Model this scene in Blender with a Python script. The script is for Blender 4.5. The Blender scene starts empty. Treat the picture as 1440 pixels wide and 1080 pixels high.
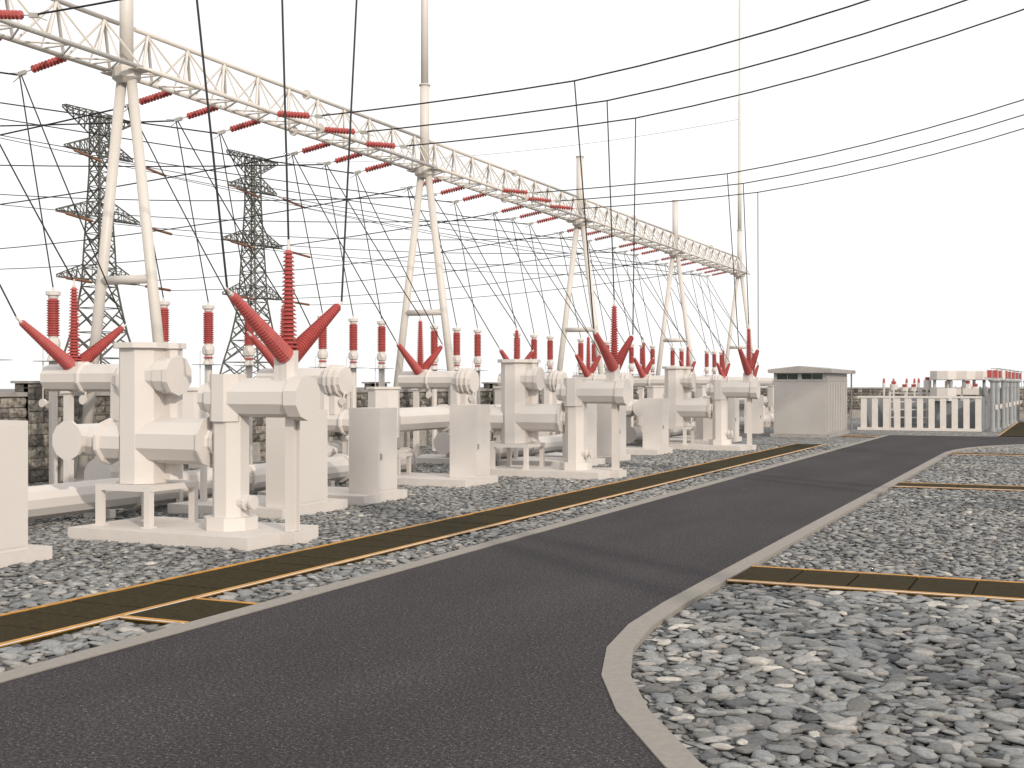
import bpy, bmesh, math, random
import numpy as np
from mathutils import Vector, Matrix
R=random.Random(7)
PI=math.pi
SC=bpy.context.scene
COL=SC.collection
H=2.5                      # eye height
F=1742.0; ANG=math.atan(789/F)
CA,SA=math.cos(ANG),math.sin(ANG)

# ------------------------------------------------------------------ materials
def mat(name):
    m=bpy.data.materials.new(name); m.use_nodes=True
    nt=m.node_tree; b=nt.nodes['Principled BSDF']
    return m,nt,b
def N(nt,t,**k):
    n=nt.nodes.new(t)
    for a,v in k.items():
        if a in n.inputs: n.inputs[a].default_value=v
        else: setattr(n,a,v)
    return n
def ramp(nt,fac,stops):
    r=N(nt,'ShaderNodeValToRGB'); e=r.color_ramp.elements
    while len(e)<len(stops): e.new(.5)
    for i,(p,c) in enumerate(stops): e[i].position=p; e[i].color=(*c,1)
    nt.links.new(fac,r.inputs[0]); return r
def coords(nt,scale=None):
    g=N(nt,'ShaderNodeNewGeometry')
    if scale is None: return g.outputs['Position']
    m=N(nt,'ShaderNodeMapping'); m.inputs['Scale'].default_value=scale
    nt.links.new(g.outputs['Position'],m.inputs['Vector']); return m.outputs[0]
def plain(name,col,rough=.6,var=.04,metal=0,scale=3,bump=0.0,bscale=60,spec=.5):
    m,nt,b=mat(name); L=nt.links.new
    no=N(nt,'ShaderNodeTexNoise',Scale=scale,Detail=5.0); L(coords(nt),no.inputs['Vector'])
    lo=tuple(max(0,c*(1-var*2)) for c in col); hi=tuple(min(1,c*(1+var)) for c in col)
    r=ramp(nt,no.outputs[0],[(.3,lo),(.7,hi)]); L(r.outputs[0],b.inputs['Base Color'])
    b.inputs['Roughness'].default_value=rough; b.inputs['Metallic'].default_value=metal
    b.inputs['Specular IOR Level'].default_value=spec
    if bump:
        n2=N(nt,'ShaderNodeTexNoise',Scale=bscale,Detail=4.0); L(coords(nt),n2.inputs['Vector'])
        bu=N(nt,'ShaderNodeBump',Strength=bump,Distance=.01); L(n2.outputs[0],bu.inputs['Height']); L(bu.outputs[0],b.inputs['Normal'])
    return m
M={}
M['white']=plain('white_paint',(.615,.575,.537),.5,.012,scale=1.2,spec=.25)
M['pole']=plain('cream_paint',(.61,.57,.52),.42,.015,scale=1.0,spec=.3)
M['slab']=plain('pale_concrete',(.60,.555,.515),.85,.025,scale=4,bump=.15,bscale=50)
M['red']=plain('red_insulator',(.41,.082,.074),.45,.05,scale=6,spec=.4)
M['brown']=plain('brown_insulator',(.17,.07,.035),.5,.1)
M['steel']=plain('galvanised_lattice',(.10,.10,.085),.7,.15,scale=2)
M['hard']=plain('galvanised_fitting',(.42,.40,.36),.5,.1)
M['wire']=plain('black_wire',(.008,.008,.008),.6,.0)
M['grey']=plain('grey_steel',(.30,.31,.315),.55,.06)
M['shed']=plain('shed_cladding',(.40,.38,.36),.6,.03,scale=.9,spec=.3)
M['shed_trim']=plain('shed_trim',(.40,.37,.345),.6,.06)
M['rad']=plain('enclosure_paint',(.66,.615,.57),.6,.03)
M['cap']=plain('coping_concrete',(.33,.31,.29),.85,.12,scale=3,bump=.2,bscale=30)
M['kerb']=plain('kerb_concrete',(.27,.245,.215),.9,.05,scale=14,bump=.35,bscale=90)
M['orange']=plain('orange_edge',(.50,.235,.03),.6,.15,scale=5)
M['edge']=plain('white_edge',(.75,.70,.64),.7,.05)
M['bluegrey']=plain('blue_grey_paint_and_shade',(.22,.23,.235),.6,.05)  # tank's own colour, also painted-in shade on enclosure side and back panels
def glass():
    m,nt,b=mat('window_glass'); b.inputs['Base Color'].default_value=(.03,.05,.045,1)
    b.inputs['Roughness'].default_value=.08; return m
M['glass']=glass()
def asphalt():
    m,nt,b=mat('asphalt'); L=nt.links.new; P=coords(nt)
    n1=N(nt,'ShaderNodeTexNoise',Scale=34.0,Detail=6.0,Roughness=.85); L(P,n1.inputs['Vector'])
    v=N(nt,'ShaderNodeTexVoronoi',Scale=72.0); L(P,v.inputs['Vector'])
    big=N(nt,'ShaderNodeTexNoise',Scale=.8,Detail=6.0); L(coords(nt,(1,.3,1)),big.inputs['Vector'])
    c1=ramp(nt,n1.outputs[0],[(.38,(.021,.0185,.0195)),(.52,(.060,.053,.054)),(.66,(.165,.15,.148))])
    sp=N(nt,'ShaderNodeSeparateColor'); L(v.outputs['Color'],sp.inputs[0])
    gt=N(nt,'ShaderNodeMath',operation='GREATER_THAN'); gt.inputs[1].default_value=.86; L(sp.outputs[0],gt.inputs[0])
    lt=N(nt,'ShaderNodeMath',operation='LESS_THAN'); lt.inputs[1].default_value=.36; L(v.outputs['Distance'],lt.inputs[0])
    ml=N(nt,'ShaderNodeMath',operation='MULTIPLY'); L(gt.outputs[0],ml.inputs[0]); L(lt.outputs[0],ml.inputs[1])
    c2=ramp(nt,ml.outputs[0],[(0,(.84,.84,.86)),(1,(3.3,3.2,3.05))])
    mx=N(nt,'ShaderNodeMix',data_type='RGBA',blend_type='MULTIPLY'); mx.inputs[0].default_value=1
    L(c1.outputs[0],mx.inputs[6]); L(c2.outputs[0],mx.inputs[7])
    c3=ramp(nt,big.outputs[0],[(.3,(.84,.84,.84)),(.7,(1.12,1.12,1.12))])
    m2=N(nt,'ShaderNodeMix',data_type='RGBA',blend_type='MULTIPLY'); m2.inputs[0].default_value=1
    L(mx.outputs[2],m2.inputs[6]); L(c3.outputs[0],m2.inputs[7]); L(m2.outputs[2],b.inputs['Base Color'])
    bu=N(nt,'ShaderNodeBump',Strength=.5,Distance=.006); L(n1.outputs[0],bu.inputs['Height']); L(bu.outputs[0],b.inputs['Normal'])
    b.inputs['Roughness'].default_value=.9; b.inputs['Specular IOR Level'].default_value=.12
    return m
M['asphalt']=asphalt()
def gravel():
    m,nt,b=mat('gravel'); L=nt.links.new; P=coords(nt)
    wn=N(nt,'ShaderNodeTexNoise',Scale=2.0,Detail=2.0); L(P,wn.inputs['Vector'])
    add=N(nt,'ShaderNodeMix',data_type='RGBA',blend_type='ADD'); add.inputs[0].default_value=.35; L(P,add.inputs[6]); L(wn.outputs['Color'],add.inputs[7])
    v=N(nt,'ShaderNodeTexVoronoi',Scale=6.0); L(add.outputs[2],v.inputs['Vector'])
    e=N(nt,'ShaderNodeTexVoronoi',Scale=6.0,feature='DISTANCE_TO_EDGE'); L(add.outputs[2],e.inputs['Vector'])
    sep=N(nt,'ShaderNodeSeparateColor'); L(v.outputs['Color'],sep.inputs[0])
    c=ramp(nt,sep.outputs[0],[(0,(.13,.135,.138)),(.5,(.24,.235,.225)),(1,(.40,.38,.355))])
    ed=ramp(nt,e.outputs['Distance'],[(.0,(.12,.12,.12)),(.10,(1,1,1))])
    mx=N(nt,'ShaderNodeMix',data_type='RGBA',blend_type='MULTIPLY'); mx.inputs[0].default_value=1
    L(c.outputs[0],mx.inputs[6]); L(ed.outputs[0],mx.inputs[7]); L(mx.outputs[2],b.inputs['Base Color'])
    bu=N(nt,'ShaderNodeBump',Strength=.9,Distance=.05); L(ed.outputs[0],bu.inputs['Height']); L(bu.outputs[0],b.inputs['Normal'])
    b.inputs['Roughness'].default_value=.9; return m
M['gravel']=gravel()
def stone():
    m,nt,b=mat('stone'); L=nt.links.new
    a=N(nt,'ShaderNodeAttribute',attribute_name='tone')
    c=ramp(nt,a.outputs['Fac'],[(0,(.035,.037,.04)),(.12,(.10,.105,.11)),(.25,(.165,.158,.148)),(.42,(.19,.20,.205)),(.6,(.275,.262,.245)),(.75,(.25,.258,.26)),(.9,(.37,.35,.325)),(1,(.50,.47,.42))])
    no=N(nt,'ShaderNodeTexNoise',Scale=22.0,Detail=6.0,Roughness=.65); L(coords(nt,(1,1,3)),no.inputs['Vector'])
    c2=ramp(nt,no.outputs[0],[(.3,(.62,.62,.63)),(.7,(1.2,1.2,1.18))])
    mx=N(nt,'ShaderNodeMix',data_type='RGBA',blend_type='MULTIPLY'); mx.inputs[0].default_value=1
    L(c.outputs[0],mx.inputs[6]); L(c2.outputs[0],mx.inputs[7]); L(mx.outputs[2],b.inputs['Base Color'])
    bu=N(nt,'ShaderNodeBump',Strength=.6,Distance=.01); L(no.outputs[0],bu.inputs['Height']); L(bu.outputs[0],b.inputs['Normal'])
    b.inputs['Roughness'].default_value=.8; return m
M['stone']=stone()
def plank():
    m,nt,b=mat('dark_cover_plate'); L=nt.links.new
    no=N(nt,'ShaderNodeTexNoise',Scale=4.0,Detail=8.0,Roughness=.75); L(coords(nt,(2.5,22,4)),no.inputs['Vector'])
    r=ramp(nt,no.outputs[0],[(.28,(.008,.006,.002)),(.5,(.032,.025,.010)),(.72,(.09,.071,.036))]); L(r.outputs[0],b.inputs['Base Color'])
    bu=N(nt,'ShaderNodeBump',Strength=.4,Distance=.01); L(no.outputs[0],bu.inputs['Height']); L(bu.outputs[0],b.inputs['Normal'])
    b.inputs['Roughness'].default_value=.85; b.inputs['Specular IOR Level'].default_value=.08; return m
M['plank']=plank()
def block():
    m,nt,b=mat('quarry_stone'); L=nt.links.new
    a=N(nt,'ShaderNodeAttribute',attribute_name='tone')
    c=ramp(nt,a.outputs['Fac'],[(0,(.12,.11,.098)),(.5,(.22,.20,.178)),(1,(.37,.34,.30))])
    no=N(nt,'ShaderNodeTexNoise',Scale=7.0,Detail=8.0,Roughness=.7); L(coords(nt),no.inputs['Vector'])
    c2=ramp(nt,no.outputs[0],[(.34,(.16,.16,.155)),(.46,(.75,.75,.73)),(.62,(1.35,1.32,1.28))])
    mx=N(nt,'ShaderNodeMix',data_type='RGBA',blend_type='MULTIPLY'); mx.inputs[0].default_value=1
    L(c.outputs[0],mx.inputs[6]); L(c2.outputs[0],mx.inputs[7]); L(mx.outputs[2],b.inputs['Base Color'])
    bu=N(nt,'ShaderNodeBump',Strength=1.0,Distance=.08); L(no.outputs[0],bu.inputs['Height']); L(bu.outputs[0],b.inputs['Normal'])
    b.inputs['Roughness'].default_value=.9; return m
M['block']=block()
M['plinth']=plain('smooth_plinth',(.36,.335,.30),.85,.10,scale=5,bump=.3,bscale=25)

# ------------------------------------------------------------------ mesh builder
class MB:
    def __init__(s): s.v=[]; s.f=[]; s.sm=[]
    def add(s,vs,fs,smooth=False):
        o=len(s.v); s.v+= [tuple(v) for v in vs]
        s.f+= [tuple(i+o for i in f) for f in fs]; s.sm+=[smooth]*len(fs); return s
    def box(s,x0,x1,y0,y1,z0,z1):
        vs=[(x,y,z) for z in (z0,z1) for y in (y0,y1) for x in (x0,x1)]
        return s.add(vs,[(0,2,3,1),(4,5,7,6),(0,1,5,4),(2,6,7,3),(0,4,6,2),(1,3,7,5)])
    def lathe(s,p0,axis,prof,n=12,smooth=False,rot=None,cap=True):
        """prof: list of (r, distance along axis)"""
        a=Vector(axis).normalized(); p0=Vector(p0)
        up=Vector((0,0,1)) if abs(a.z)<.9 else Vector((1,0,0))
        u=up.cross(a).normalized(); w=a.cross(u)
        if rot is None: rot=PI/n
        vs=[];fs=[]
        for r,t in prof:
            for i in range(n):
                th=2*PI*i/n+rot
                vs.append(p0+a*t+u*(r*math.cos(th))+w*(r*math.sin(th)))
        for j in range(len(prof)-1):
            for i in range(n):
                k=(i+1)%n; fs.append((j*n+i,j*n+k,(j+1)*n+k,(j+1)*n+i))
        s.add(vs,fs,smooth)
        if cap:
            o=len(s.v)-len(vs)
            s.f.append(tuple(o+i for i in reversed(range(n)))); s.sm.append(False)
            m=len(prof)-1
            s.f.append(tuple(o+m*n+i for i in range(n))); s.sm.append(False)
        return s
    def tube(s,p0,p1,r,r1=None,n=10,smooth=False,rot=None):
        p0=Vector(p0);p1=Vector(p1); d=p1-p0
        return s.lathe(p0,d,[(r,0),(r if r1 is None else r1,d.length)],n,smooth,rot)
    def build(s,name,m,parent=None,loc=None):
        me=bpy.data.meshes.new(name); me.from_pydata(s.v,[],s.f); me.update()
        bm=bmesh.new(); bm.from_mesh(me); bmesh.ops.recalc_face_normals(bm,faces=bm.faces); bm.to_mesh(me); bm.free()
        me.polygons.foreach_set('use_smooth',s.sm)
        me.materials.append(M[m] if isinstance(m,str) else m)
        o=bpy.data.objects.new(name,me); COL.objects.link(o)
        if parent: o.parent=parent
        if loc: o.location=loc
        return o
def thing(name,label,cat,loc=(0,0,0),group=None,rz=0):
    o=bpy.data.objects.new(name,None); COL.objects.link(o); o.location=loc; o.rotation_euler[2]=rz
    o['label']=label; o['category']=cat
    o.empty_display_size=.2
    if group: o['group']=group
    return o
def tag(o,label,cat,group=None):
    o['label']=label; o['category']=cat
    if group: o['group']=group
    return o
def struct(o): o['kind']='structure'; return o
def dup(o,loc=None,label=None,parent=None):
    c=o.copy(); COL.objects.link(c)
    if loc is not None: c.location=loc
    if label: c['label']=label
    if parent is not None: c.parent=parent
    for ch in list(o.children):
        if ch.name in COL.objects and not ch.get('_skip'): dup(ch,parent=c)
    return c
ORD=['first','second','third','fourth','fifth','sixth','seventh','eighth','ninth','tenth','eleventh','twelfth']

# ------------------------------------------------------------------ camera, light, world
cam=bpy.data.cameras.new('camera'); co=bpy.data.objects.new('camera',cam); COL.objects.link(co)
co.location=(0,0,H); co.rotation_euler=(PI/2,0,ANG)
cam.sensor_width=36; cam.lens=F/1440*36; cam.clip_end=2000; cam.clip_start=.1
SC.camera=co
sun_el=math.radians(24); az_to_sun=Vector((.78,-.62,0)).normalized()
sd=bpy.data.lights.new('sun','SUN'); sd.energy=2.4; sd.angle=math.radians(1.0); sd.color=(1,.89,.77)
so=bpy.data.objects.new('sun',sd); COL.objects.link(so)
dirv=Vector((az_to_sun.x*math.cos(sun_el),az_to_sun.y*math.cos(sun_el),math.sin(sun_el)))
so.rotation_euler=dirv.to_track_quat('Z','Y').to_euler(); so.location=(20,-20,30)
W=bpy.data.worlds.new('World'); SC.world=W; W.use_nodes=True
nt=W.node_tree; bg=nt.nodes['Background']
sky=N(nt,'ShaderNodeTexSky',sky_type='NISHITA',sun_disc=False,sun_elevation=sun_el,sun_rotation=math.atan2(az_to_sun.x,az_to_sun.y),air_density=1.0,dust_density=3.0,ozone_density=1.0)
hs=N(nt,'ShaderNodeHueSaturation'); hs.inputs['Saturation'].default_value=.35; hs.inputs['Value'].default_value=.25
nt.links.new(sky.outputs[0],hs.inputs['Color'])
ad=N(nt,'ShaderNodeMix',data_type='RGBA',blend_type='ADD'); ad.inputs[0].default_value=1
ad.clamp_result=False
nt.links.new(hs.outputs[0],ad.inputs[6]); ad.inputs[7].default_value=(10.0,9.95,9.9,1)   # bright white overcast veil
nt.links.new(ad.outputs[2],bg.inputs[0]); bg.inputs[1].default_value=.1
vs=SC.view_settings; vs.view_transform='Standard'; vs.look='None'; vs.exposure=0; vs.gamma=1

# ------------------------------------------------------------------ ground, road, kerbs
g=MB(); g.add([(-500,-60,-.045),(400,-60,-.045),(400,900,-.045),(-500,900,-.045)],[(0,1,2,3)])
struct(g.build('gravel_ground','gravel'))
RC=[(30,4.6),(3,4.7),(1.0,5.05),(-.4,5.75),(-1.45,6.72),(-2.42,7.76),(-3.17,8.93),(-3.68,9.98),(-4.02,11.05),(-4.2,12.2),(-4.26,13.6),(-4.27,16),(-4.27,31),(-4.27,47.6),(-4.12,49.6),(-3.75,51.6),(-3.1,53.4),(-2.2,54.9),(-1,56.1),(.8,57),(4,57.4),(30,57.4)]
def offset(pts,d):
    out=[]
    for i,p in enumerate(pts):
        a=Vector(pts[max(0,i-1)]); b=Vector(pts[min(len(pts)-1,i+1)]); t=(b-a).normalized(); n=Vector((t.y,-t.x))
        out.append((p[0]+n.x*d,p[1]+n.y*d))
    return out
RI=offset(RC,.25)
rm=MB(); poly=[(-8.17,-40)]+[(30,-40)]+RC+[(30,63.4),(-2,63.3),(-8.17,62.7)]
rm.add([(x,y,0) for x,y in poly],[tuple(range(len(poly)))])
rm.v+= [(x,y,-.06) for x,y in poly]
road=struct(rm.build('road','asphalt'))
def strip(name,A,B,z,m):
    k=MB(); n=len(A); vs=[(*p,z) for p in A]+[(*p,z) for p in B]+[(*p,-.1) for p in A]+[(*p,-.1) for p in B]
    fs=[]
    for i in range(n-1):
        fs+=[(i,i+1,n+i+1,n+i),(2*n+i,2*n+i+1,i+1,i),(n+i,n+i+1,3*n+i+1,3*n+i)]
    k.add(vs,fs); return struct(k.build(name,m))
strip('kerb_right',RC,RI,.012,'kerb')
strip('kerb_left',[(-8.17,-40),(-8.17,62.75)],[(-8.42,-40),(-8.42,62.75)],.012,'kerb')

# ------------------------------------------------------------------ cable troughs
def trough(x0,x1,y0,y1,along,label,rail=.08,z=.010,pitch=.7):
    cx,cy=(x0+x1)/2,(y0+y1)/2
    t=thing('cable_trough',label,'cable trough',(cx,cy,0),'cable troughs with dark cover plates')
    X0,X1,Y0,Y1=x0-cx,x1-cx,y0-cy,y1-cy
    b=MB()
    e=.012
    if along=='y': b.box(X0+e,X1-e,Y0+e,Y1-e,-.12,z-.024)
    else: b.box(X0+e,X1-e,Y0+e,Y1-e,-.12,z-.024)
    b.build('trough_bed','plank',t)
    for s_ in (0,1):
        w=MB()
        if along=='y': w.box(*((X0,X0+e-.001) if s_==0 else (X1-e+.001,X1)),Y0,Y1,z-.005,z+.003)
        else: w.box(X0,X1,*((Y0,Y0+e-.001) if s_==0 else (Y1-e+.001,Y1)),z-.005,z+.003)
        w.build('trough_lip','edge',t)
    for s in (0,1):
        r=MB()
        if along=='y':
            a,c=(X0+e,X0+rail) if s==0 else (X1-rail,X1-e); r.box(a,c,Y0,Y1,z-.0199,z+.006)
        else:
            a,c=(Y0+e,Y0+rail) if s==0 else (Y1-rail,Y1-e); r.box(X0,X1,a,c,z-.0199,z+.006)
        r.build('edge_rail','orange',t)
    L=(Y1-Y0) if along=='y' else (X1-X0); n=max(1,round(L/pitch)); st=L/n
    for i in range(n):
        p=MB(); g=.012; dz=R.uniform(-.003,.003)
        if along=='y': p.box(X0+rail+.004,X1-rail-.004,Y0+i*st+g,Y0+(i+1)*st-g,z-.0198,z+dz)
        else: p.box(X0+i*st+g,X0+(i+1)*st-g,Y0+rail+.004,Y1-rail-.004,z-.0198,z+dz)
        p.build('cover_plate','plank',t)
    return t
trough(-10.56,-9.3,6,51.9,'y','long dark cable trough with orange edges between the white switchgear and the road')
trough(-9.295,-8.425,10.33,11.63,'x','short dark trough cover between the long trough and the left kerb')
trough(-4.0,4,15.45,16.82,'x','nearest dark trough cover crossing the right gravel bed')
trough(-4.0,4,31.35,32.6,'x','middle dark trough cover crossing the right gravel bed')
trough(-4.0,4,46.6,47.5,'x','farthest thin trough cover crossing the right gravel bed')
trough(-3.3,-1.7,64.2,87.7,'y','wide dark trough running away beyond the road past the grey posts')
trough(-10.1,-8.43,60.7,61.5,'x','short dark trough strip between the grey shed and the road')

# ------------------------------------------------------------------ loose stones
def stones():
    def ico(sub):
        bm=bmesh.new(); bmesh.ops.create_icosphere(bm,subdivisions=sub,radius=1)
        v=np.array([x.co[:] for x in bm.verts]); f=np.array([[q.index for q in p.verts] for p in bm.faces]); bm.free(); return v,f
    rng=np.random.default_rng(5)
    slabs=[(-15.05,-11.1,15.4,17.6),(-15.05,-11.1,30.7,32.9),(-15.05,-11.1,46,48.2),(-17,-13.4,11.6,13.7),(-17,-13.4,19.3,21.75),(-17,-13.4,22.2,24.2),(-17,-13.4,27,29),(-17,-13.4,34.6,44.3)]
    RIa=np.array(RI)
    def ok(x,y):
        d=-x*SA+y*CA; r=x*CA+y*SA
        vis=(d>4)&(np.abs(r/d)<.47)&(d<60)
        inL=(x<-8.5)&(x>-24)
        inL&=~((x>-10.62)&(x<-9.24)&(y<52))&~((x>-9.4)&(y>10.25)&(y<11.7))
        # right side bed: x greater than kerb inner edge
        ys=RIa[5:-2,1]; xs=RIa[5:-2,0]
        xe=np.interp(y,ys,xs); inR=(x>xe+.12)&(y>7.0)&(y<56)&(x<2.5)
        xe2=np.interp(x,RIa[::-1][:0,0],RIa[:0,1]) if False else 0
        for a,b in ((15.4,16.87),(31.3,32.65),(46.55,47.55)): inR&=~((y>a)&(y<b))
        m=vis&(inL|inR)
        for s in slabs: m&=~((x>s[0])&(x<s[1])&(y>s[2])&(y<s[3]))
        return m,d
    VA=[];FA=[];TA=[];off=0
    # (cell, rmin, rmax, keep, dmin, dmax, lod)
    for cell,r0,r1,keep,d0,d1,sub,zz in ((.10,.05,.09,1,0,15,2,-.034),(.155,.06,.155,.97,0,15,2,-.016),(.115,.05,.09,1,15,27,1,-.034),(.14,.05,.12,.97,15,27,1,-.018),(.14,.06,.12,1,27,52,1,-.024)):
        nx=int(27/cell); ny=int(52/cell)
        X,Y=np.meshgrid(np.arange(nx)*cell-24,np.arange(ny)*cell+6)
        X=X.ravel()+rng.uniform(-.5,.5,X.size)*cell; Y=Y.ravel()+rng.uniform(-.5,.5,Y.size)*cell
        m,d=ok(X,Y); m&=(d>=d0)&(d<d1)&(rng.random(X.size)<keep)
        X=X[m];Y=Y[m];n=X.size
        if n==0: continue
        a=r0+(r1-r0)*rng.random(n)**1.6; b=a*rng.uniform(.38,.78,n); c=a*rng.uniform(.13,.27,n)
        # keep stones from overlapping the kerb edges
        yaw=rng.uniform(0,2*PI,n); tx=rng.normal(0,.10,n); ty=rng.normal(0,.10,n)
        v,f=ico(sub); nv=len(v)
        P=v[None]*(1+rng.normal(0,.10 if sub==2 else .13,(n,nv,1)))
        # flatten with superellipsoid feel
        P=np.sign(P)*np.abs(P)**.85
        P=P*np.stack([a,b,c],1)[:,None,:]
        x,y,z=P[...,0],P[...,1],P[...,2]
        z=z+x*tx[:,None]+y*ty[:,None]
        cs,sn=np.cos(yaw)[:,None],np.sin(yaw)[:,None]
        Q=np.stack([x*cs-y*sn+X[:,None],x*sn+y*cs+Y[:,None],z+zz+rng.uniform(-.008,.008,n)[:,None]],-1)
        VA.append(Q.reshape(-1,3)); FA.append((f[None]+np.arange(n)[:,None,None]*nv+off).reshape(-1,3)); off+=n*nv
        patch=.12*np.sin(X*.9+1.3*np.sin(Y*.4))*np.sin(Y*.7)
        tone=np.clip(rng.beta(2.3,2.1,n)+.03+patch*.8,0,1)*((.34 if d1<=15 else .5) if zz<-.03 else 1)  # lower layer gets a darker tone: shade of the gaps painted into stones
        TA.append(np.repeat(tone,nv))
    V=np.concatenate(VA);Fc=np.concatenate(FA);T=np.concatenate(TA)
    me=bpy.data.meshes.new('gravel_stones'); me.vertices.add(len(V)); me.vertices.foreach_set('co',V.ravel().astype('f'))
    me.loops.add(Fc.size); me.loops.foreach_set('vertex_index',Fc.ravel().astype('i'))
    me.polygons.add(len(Fc)); me.polygons.foreach_set('loop_start',np.arange(0,Fc.size,3,dtype='i')); me.polygons.foreach_set('loop_total',np.full(len(Fc),3,dtype='i'))
    me.update(calc_edges=True)
    me.polygons.foreach_set('use_smooth',np.ones(len(Fc),dtype=bool))
    at=me.attributes.new('tone','FLOAT','POINT'); at.data.foreach_set('value',T.astype('f'))
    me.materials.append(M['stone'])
    o=bpy.data.objects.new('gravel_stones',me); COL.objects.link(o); o['kind']='stuff'
    tag(o,'loose grey angular stones covering the gravel beds','gravel')
    print('stones',len(Fc))
stones()

# ------------------------------------------------------------------ quarry stone walls
def wall_blocks(P0,P1,h,label,pillars=(),thick=.3,plinth=.62):
    P0=Vector((*P0,0));P1=Vector((*P1,0)); L=(P1-P0).length; t=(P1-P0)/L; n=Vector((t.y,-t.x,0))   # n = outward facing side
    T=thing('stone_wall',label,'wall',P0)
    def pt(s,o,z): v=t*s+n*o; return (v.x,v.y,z)
    core=MB(); 
    core.add([pt(0,-.02,-.1),pt(L,-.02,-.1),pt(L,-.02-thick,-.1),pt(0,-.02-thick,-.1),pt(0,-.02,h),pt(L,-.02,h),pt(L,-.02-thick,h),pt(0,-.02-thick,h)],[(0,1,5,4),(1,2,6,5),(2,3,7,6),(3,0,4,7),(4,5,6,7),(0,3,2,1)])
    core.build('wall_core','plinth',T)
    V=[];Fs=[];tone=[]
    def blk(s0,s1,z0,z1,o):
        i=len(V); tn=R.random()
        ss=[s0,s0+(s1-s0)*R.uniform(.3,.7),s1]; zs=[z0,z0+(z1-z0)*R.uniform(.3,.7),z1]
        for a,z in enumerate(zs):
            for b_,s in enumerate(ss):
                edge=(a!=1)or(b_!=1)
                corner=(a!=1)and(b_!=1)
                V.append(pt(s,o+(R.uniform(.0,.02) if corner else R.uniform(0,.05) if edge else R.uniform(.03,.10)),z)); tone.append(tn)
        for a in (0,1):
            for b_ in (0,1):
                q=i+a*3+b_; Fs.append((q,q+1,q+4,q+3))
        j=len(V)
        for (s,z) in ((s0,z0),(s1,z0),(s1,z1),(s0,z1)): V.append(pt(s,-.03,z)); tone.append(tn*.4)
        Fs.extend([(j,j+1,i+2,i+1),(j,i+1,i),(j+1,j+2,i+8,i+5),(j+1,i+5,i+2),(j+2,j+3,i+6,i+7),(j+2,i+7,i+8),(j+3,j,i,i+3),(j+3,i+3,i+6)])
    rows=max(1,round((h-.12-plinth)/.27)); rh=(h-.12-plinth)/rows
    for r in range(rows):
        s=-(r%2)*.2
        while s<L:
            w=R.uniform(.26,.5); 
            if s+w>0: blk(max(0,s)+.01,min(L,s+w)-.01,plinth+r*rh+.012,plinth+(r+1)*rh-.012,.02)
            s+=w
    # plinth: smooth raised panels alternating with rough blocks
    s=.15; pan=MB()
    while s<L:
        w=R.uniform(.55,1.3)
        if s+w>L: break
        pan.add([pt(s,-.019,-.1),pt(s+w,-.019,-.1),pt(s+w,.06,-.1),pt(s,.06,-.1),pt(s,-.019,plinth-.02),pt(s+w,-.019,plinth-.02),pt(s+w,.06,plinth-.02),pt(s,.06,plinth-.02)],[(0,1,2,3),(4,5,6,7),(0,1,5,4),(1,2,6,5),(2,3,7,6),(3,0,4,7)])
        gp=R.uniform(.35,.6)
        if s+w+gp<L:
            blk(s+w+.01,s+w+gp-.01,-.05,plinth/2-.01,.01); blk(s+w+.01,s+w+gp-.01,plinth/2+.01,plinth-.01,.01)
        s+=w+gp
    pan.build('plinth_panels','plinth',T)
    for (sc,w,ht) in pillars:
        for q,(zz0,zz1) in enumerate([(i*.3,(i+1)*.3) for i in range(int(ht/.3)+1)]):
            z1=min(zz1,ht)
            if z1-zz0<.05: continue
            blk(sc-w/2,sc,zz0+.01,z1-.01,.12); blk(sc+.01,sc+w/2,zz0+.01,z1-.01,.12)
        pc=MB(); pc.add([pt(sc-w/2,-.34,-.1),pt(sc+w/2,-.34,-.1),pt(sc+w/2,.11,-.1),pt(sc-w/2,.11,-.1),pt(sc-w/2,-.34,ht),pt(sc+w/2,-.34,ht),pt(sc+w/2,.11,ht),pt(sc-w/2,.11,ht)],[(0,1,2,3),(4,5,6,7),(0,1,5,4),(1,2,6,5),(2,3,7,6),(3,0,4,7)])
        pc.build('pillar_core','block',T)
        w2=w/2+.07
        cp=MB(); cp.add([pt(sc-w2,-.42,ht),pt(sc+w2,-.42,ht),pt(sc+w2,.24,ht),pt(sc-w2,.24,ht),pt(sc-w2,-.42,ht+.06),pt(sc+w2,-.42,ht+.06),pt(sc+w2,.24,ht+.06),pt(sc-w2,.24,ht+.06)],[(0,1,2,3),(4,5,6,7),(0,1,5,4),(1,2,6,5),(2,3,7,6),(3,0,4,7)])
        cp.build('pillar_cap','cap',T)
    me=bpy.data.meshes.new('rough_blocks'); me.from_pydata(V,[],Fs); me.update()
    at=me.attributes.new('tone','FLOAT','POINT'); at.data.foreach_set('value',tone); me.materials.append(M['block'])
    o=bpy.data.objects.new('rough_blocks',me); COL.objects.link(o); o.parent=T
    c=MB(); c.add([pt(-.05,.10,h),pt(L+.05,.10,h),pt(L+.05,-.02-thick-.08,h),pt(-.05,-.02-thick-.08,h)]+[pt(-.05,.10,h-.11),pt(L+.05,.10,h-.11),pt(L+.05,-.02-thick-.08,h-.11),pt(-.05,-.02-thick-.08,h-.11)],[(0,1,2,3),(7,6,5,4),(0,4,5,1),(1,5,6,2),(2,6,7,3),(3,7,4,0)])
    # coping: sits 10 mm proud of the wall core
    for i in range(len(c.v)): c.v[i]=(c.v[i][0],c.v[i][1],c.v[i][2]+.012)
    c.build('coping','cap',T)
    return T
Y0=10
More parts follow.
